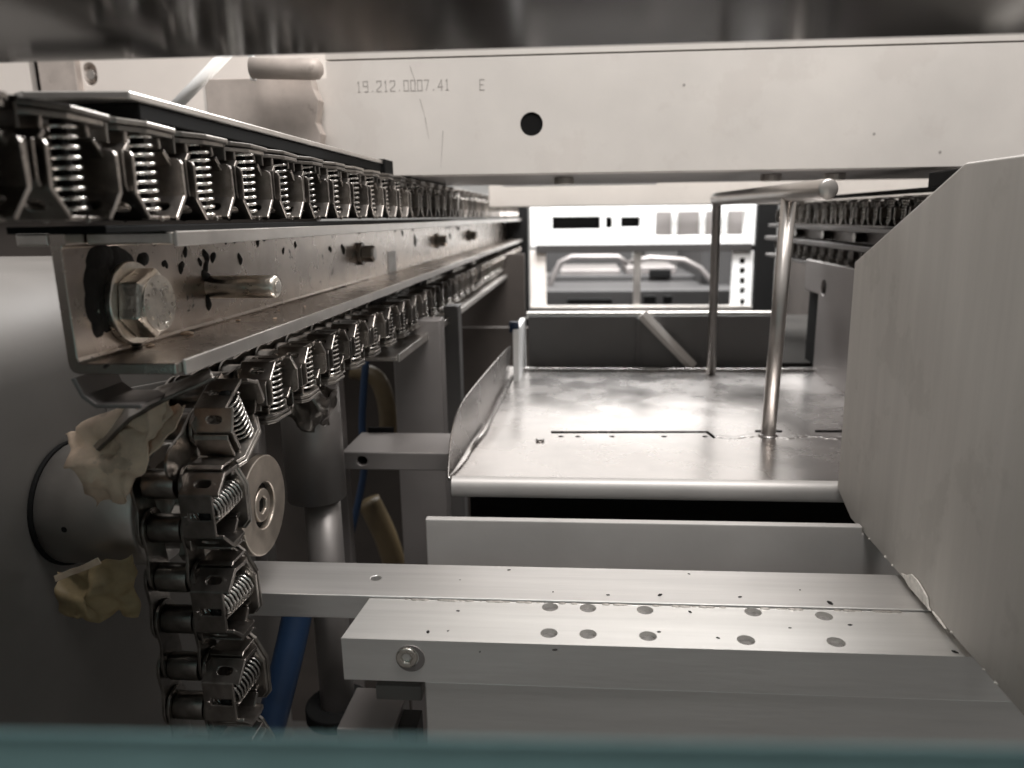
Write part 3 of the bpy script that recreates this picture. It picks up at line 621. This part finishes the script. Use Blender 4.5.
# ------------------------------------------------------------------ well behind the tray
yw = ty + DT + .003
wl = thing('well_box', 'dull dark open well behind the tray with a bright top rim', 'well', (0, yw, ZT))
wa, wb = aY(528, 316, yw), aY(778, 316, yw)
h0 = (wa.z + wb.z) / 2 - ZT
mk('well_front', B(wa.x, wb.x, 0, .003, -.05, h0), 'well', wl, .0005)
md_ = aY(640, 316, yw).x
mk('rim', B(wa.x - .002, wb.x + .004, .0032, .012, h0 - .004, h0 + .0038), 'guard', wl, .0006)
mk('left_edge', B(wa.x - .009, wa.x - .0035, -.08, .01, -.002, h0 - .003), 'white', wl, .0006)
bm = bmesh.new(); tube(bm, [aY(642, 314, yw - .006) - Vector((0, yw, ZT)), aY(693, 367, yw - .012) - Vector((0, yw, ZT))], .0060, 4); mk('diagonal_strut', bm, 'beam', wl, .0005)
mk('partition', B(md_ - .004, md_, -.003, -.0002, -.0, h0 - .002), 'well', wl, .0005)
p = aY(514, 322, yw - .07); tag(mk('blue_connector', T([p, p + Vector((0, 0, -.01))], .005, 12), 'blue', None, 0, True), 'small blue connector beside the left edge of the well', 'connector')
# right floor sheet beyond handle
tag(mk('side_ledge', B(wb.x + .006, .5, ty + DT + .004, ty + DT + .4, -.160, -.156), 'ledge'), 'dim flat ledge right of the well under the right rail', 'ledge')
# ------------------------------------------------------------------ far frame
yf = 1.6
ff = thing('far_frame', 'brightly lit white frame at the far end between the chains', 'frame', (.12, yf, -.09))
def fp(u, v, y=yf): p = aY(u, v, y); return (p.x - .12, p.z + .09)
def fbox(nm, u0, v0, u1, v1, m, ya=0, yb=.02, par=ff, y=yf):
    a, b = fp((u0), (v0), y + ya), fp(u1, v1, y + ya); return mk(nm, B(a[0], b[0], ya, yb, b[1], a[1]), m, par, .001)
a, b = fp(530, 207), fp(758, 245)
h1, h2 = fp(552, 217), fp(600, 229); h3, h4 = fp(621, 217), fp(640, 227); h5, h6 = fp(606, 217), fp(612, 228); h7, h8 = fp(656, 212), fp(745, 235)
R4 = lambda p, q: [(p[0], q[1]), (q[0], q[1]), (q[0], p[1]), (p[0], p[1])]
mk('header', PL(R4(a, b), [R4(h1, h2), R4(h3, h4), R4(h5, h6), R4(h7, h8)], fY, .03), 'white', ff, .0008)
fbox('slot_back', 549, 214, 645, 232, 'black', .034, .04)
fbox('window_back', 652, 210, 748, 238, 'post', .05, .06)
for u in (672, 700, 722): fbox('window_bar', u, 210, u + 5, 238, 'white', .04, .048)
fbox('dark_rail', 536, 245.5, 752, 251, 'dark', -.01, .02)
fbox('left_post', 530, 251, 546, 312, 'cream', 0, .02)
a, b = fp(733, 251), fp(757, 312)
hh = [R4(fp(740, v), fp(745, v + 6)) for v in (258, 268, 278, 288, 299)]
mk('right_post', PL(R4(a, b), hh, fY, .01), 'white', ff, .0008); fbox('post_back', 735, 252, 752, 311, 'black', .012, .018)
fbox('divider', 634, 251, 640, 312, 'guard', .0, .01)
fbox('sill', 530, 306.5, 757, 313, 'guard', -.012, .01)
tag(mk('black_column', B(*sorted((aY(503, 215, 1.62).x, aY(527, 215, 1.62).x)), 1.62, 1.66, -.6, .03), 'black'), 'black column between left chains and the far white frame', 'column')
tag(mk('black_column', B(*sorted((aY(758, 215, 1.58).x, aY(778, 215, 1.58).x)), 1.58, 1.62, -.6, .03), 'black'), 'black column right of the far white frame', 'column')
# machinery seen inside the frame
def mach(nm, u0, v0, u1, v1, y, dy, m, lab, cat):
    a, b = aY(u0, v0, y), aY(u1, v1, y); return tag(mk(nm, B(a.x, b.x, y, y + dy, b.z, a.z), m, None, .002), lab, cat)
mach('machine_table', 541, 291, 738, 325, 1.75, .25, 'grey', 'grey machine table just behind the sill of the far frame', 'table')
mach('machine_slab', 548, 276, 700, 290, 2.02, .35, 'grey', 'stepped grey slab on the machine table inside the far frame', 'slab')
mach('pale_tray', 560, 270, 620, 275, 2.05, .25, 'post', 'pale flat tray on the left of the stepped slab', 'tray')
mach('pale_tray', 626, 267, 676, 274, 2.05, .25, 'post', 'pale flat tray on the right of the stepped slab', 'tray')
mach('dark_motor', 650, 270, 671, 277, 2.0, .03, 'black', 'small dark motor in front of the right pale tray', 'motor')
mach('rear_cabinet', 546, 248, 632, 272, 2.5, .3, 'grey', 'wide grey cabinet at the back left inside the far frame', 'cabinet')
mach('rear_cabinet', 645, 248, 683, 268, 2.6, .3, 'well', 'darker grey cabinet at the back middle inside the far frame', 'cabinet')
mach('white_door', 683, 248, 700, 290, 2.4, .02, 'white', 'narrow white door at the back right inside the far frame', 'door')
mach('inner_side_panel', 702, 248, 738, 300, 1.9, .5, 'grey', 'grey inner side panel at the right of the far frame', 'panel')
mach('dark_vent', 567, 299, 612, 304, 1.72, .02, 'black', 'long dark vent under the machine table on its left', 'vent')
mach('dark_vent', 664, 296, 672, 304, 1.72, .02, 'black', 'short dark vent under the machine table on its right', 'vent')
mach('dark_vent', 644, 296, 656, 304, 1.72, .02, 'black', 'middle dark vent under the machine table', 'vent')
def hoop(pts, y, label):
    P = [aY(u, v, y) for u, v in pts]; tag(mk('curved_frame', T(P, .007, 10), 'post', None, 0, True), label, 'frame')
hoop([(546, 300), (552, 280), (560, 262), (572, 257), (618, 257), (628, 264)], 1.88, 'curved grey tube frame inside the far opening on the left')
hoop([(630, 262), (650, 258), (684, 260), (700, 268), (714, 284), (728, 300)], 1.88, 'curved grey tube frame inside the far opening on the right')
# ------------------------------------------------------------------ left lower background
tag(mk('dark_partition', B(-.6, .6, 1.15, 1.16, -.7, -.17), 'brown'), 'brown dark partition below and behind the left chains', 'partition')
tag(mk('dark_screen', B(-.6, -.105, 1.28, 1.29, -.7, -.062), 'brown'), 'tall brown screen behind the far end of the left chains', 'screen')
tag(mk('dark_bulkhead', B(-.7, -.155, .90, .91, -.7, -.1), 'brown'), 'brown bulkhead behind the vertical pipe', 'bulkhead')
def vpost(nm, u0, u1, y, z0, z1, m, lab, cat, th=.02):
    x0, x1 = aY(u0, 430, y).x, aY(u1, 430, y).x; return tag(mk(nm, B(x0, x1, y, y + th, z0, z1), m, None, .001), lab, cat)
vpost('upright_post', 397, 444, .62, -.5, -.085, 'post', 'wide satin upright post left of the tray', 'post')
vpost('upright_post', 448, 462, .72, -.5, -.085, 'well', 'narrow dark upright post squeezed between wide post and tray', 'post')
vpost('upright_post', 327, 343, .52, -.5, -.10, 'post', 'slim upright post just right of the vertical pipe', 'post', .01)
pp = aY(316, 480, .44)
tp = thing('vertical_pipe', 'dull grey vertical pipe behind the round washer', 'pipe', (pp.x, .44, -.33))
mk('pipe_body', T([(0, 0, .155), (0, 0, .235)], .0185, 36), 'pipe', tp, 0, True)
mk('collar', T([(0, 0, .2355), (0, 0, .262)], .0172, 36), 'hub', tp, .001, True)
mk('lower_tube', T([(.003, 0, .0), (.003, 0, .154)], .0115, 28), 'pipe', tp, 0, True)
mk('base_ring', T([(.003, 0, -.006), (.003, 0, .004)], .022, 32), 'black', tp, .001)
tag(mk('steel_rod', T([aY(263, 600, .40), aY(258, 420, .40)], .0035, 12), 'post', None, 0, True), 'thin steel rod left of the vertical pipe', 'rod')
ta = thing('hollow_arm', 'short square arm with one round hole, left of the tray', 'arm', (-.14, .5, -.17))
a, b = aY(341, 452, .5), aY(449, 471, .5); hl = aY(362, 461, .5)
mk('arm_body', PL([(a.x + .14, b.z + .17), (b.x + .14, b.z + .17), (b.x + .14, a.z + .17), (a.x + .14, a.z + .17)], [circ(hl.x + .14, hl.z + .17, .0036, 20)], fY, .05), 'post', ta, .0008)
mk('hole_back', B(hl.x + .13, hl.x + .15, .052, .054, hl.z + .16, hl.z + .18), 'black', ta)
def hose(nm, pts, r, m, lab, cat):
    P = [aY(*p) for p in pts]; Q = []
    for i in range(len(P) - 1):
        p0, p1, p2, p3 = P[max(i - 1, 0)], P[i], P[i + 1], P[min(i + 2, len(P) - 1)]
        for k in range(6):
            t = k / 6; Q.append(.5 * ((2 * p1) + (-p0 + p2) * t + (2 * p0 - 5 * p1 + 4 * p2 - p3) * t * t + (-p0 + 3 * p1 - 3 * p2 + p3) * t ** 3))
    Q.append(P[-1]); return tag(mk(nm, T(Q, r, 12), m, None, 0, True), lab, cat)
hose('blue_hose', [(300, 600, .42), (292, 640, .41), (280, 690, .40), (262, 760, .39)], .0095, 'blue', 'thick dark blue hose between the chain and the vertical pipe', 'hose')
hose('blue_cable', [(366, 360, .66), (362, 420, .66), (364, 470, .66), (352, 530, .66)], .0035, 'blue', 'thin blue cable passing behind the square arm', 'cable')
hose('yellow_cable', [(352, 370, .7), (378, 380, .7), (388, 420, .7), (382, 460, .7)], .009, 'yellow', 'thick yellow cable curving beside the wide upright post', 'cable')
hose('yellow_cable', [(455, 300, .95), (452, 330, .95), (456, 360, .95)], .007, 'yellow', 'yellowish cable under the far end of the lower left chain', 'cable')
hose('yellow_cable', [(368, 500, .7), (385, 535, .7), (398, 575, .7)], .012, 'yellow', 'drooping yellow cable below the square arm', 'cable')
# clutter under the lower chain: cast lump
bm = bmesh.new()
p = aY(303, 398, .40); bmesh.ops.create_cube(bm, size=1, matrix=Matrix.Translation(p) @ Matrix.Rotation(.4, 4, 'Y') @ Matrix.Diagonal((.030, .024, .018, 1)))
bmesh.ops.subdivide_edges(bm, edges=bm.edges[:], cuts=9, use_grid_fill=True)
for v in bm.verts: v.co += noise.noise_vector(v.co * 90) * .006 + noise.noise_vector(v.co * 260) * .0022
tag(mk('greasy_casting', bm, 'chain', None, 0, True), 'lumpy greasy casting under the lower chain above the pipe', 'casting')
# right side panels
rp_ = thing('side_cabinet', 'pale side panel with two small dark holes under the right rail', 'cabinet', (.235, .6, -.08))
p0, p1 = aX(813, 268, .235), aX(850, 350, .235); 
mk('panel_face', PL([(-.12, -.09), (.17, -.09), (.17, .0), (.22, .0), (.22, .032), (-.12, .032)], [circ(.155, .008, .008, 14), circ(.06, -.03, .008, 14)], lambda a, b, d: (d, a, b), .004), 'post', rp_, .0008)
mk('panel_back', B(.006, .01, -.12, .22, -.09, .03), 'black', rp_)
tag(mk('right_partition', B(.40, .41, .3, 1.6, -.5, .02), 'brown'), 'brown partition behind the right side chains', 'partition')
# ------------------------------------------------------------------ teal foreground edge
te = thing('teal_edge', 'blurred teal painted edge along the bottom of the view', 'edge', (0, .06, -.11))
a, b = aY(0, 737, .06), aY(1024, 755, .06)
te.location = (0, .06, (a.z + b.z) / 2 - .0006); te.rotation_euler = (0, math.atan2(-(b.z - a.z), b.x - a.x), 0)
mk('edge_bar', B(-.3, .3, 0, .003, -.05, 0), 'teal', te, .0014)

GROUPS = {'spring_clip_chain': 'spring clip chains running beside the guide rails', 'guide_rail': 'guide rails along both sides', 'yellow_cable': 'yellow cables in the left background',
          'dark_vent': 'dark vents under the machine table', 'black_column': 'black columns beside the far frame', 'upright_post': 'upright posts left of the tray', 'rear_cabinet': 'cabinets inside the far frame',
          'pale_tray': 'pale trays on the stepped slab', 'torn_film': 'scraps of torn film by the shaft housing'}
for o in C.objects:
    k = o.name.split('.')[0]
    if o.parent is None and k in GROUPS and 'label' in o: o['group'] = GROUPS[k]
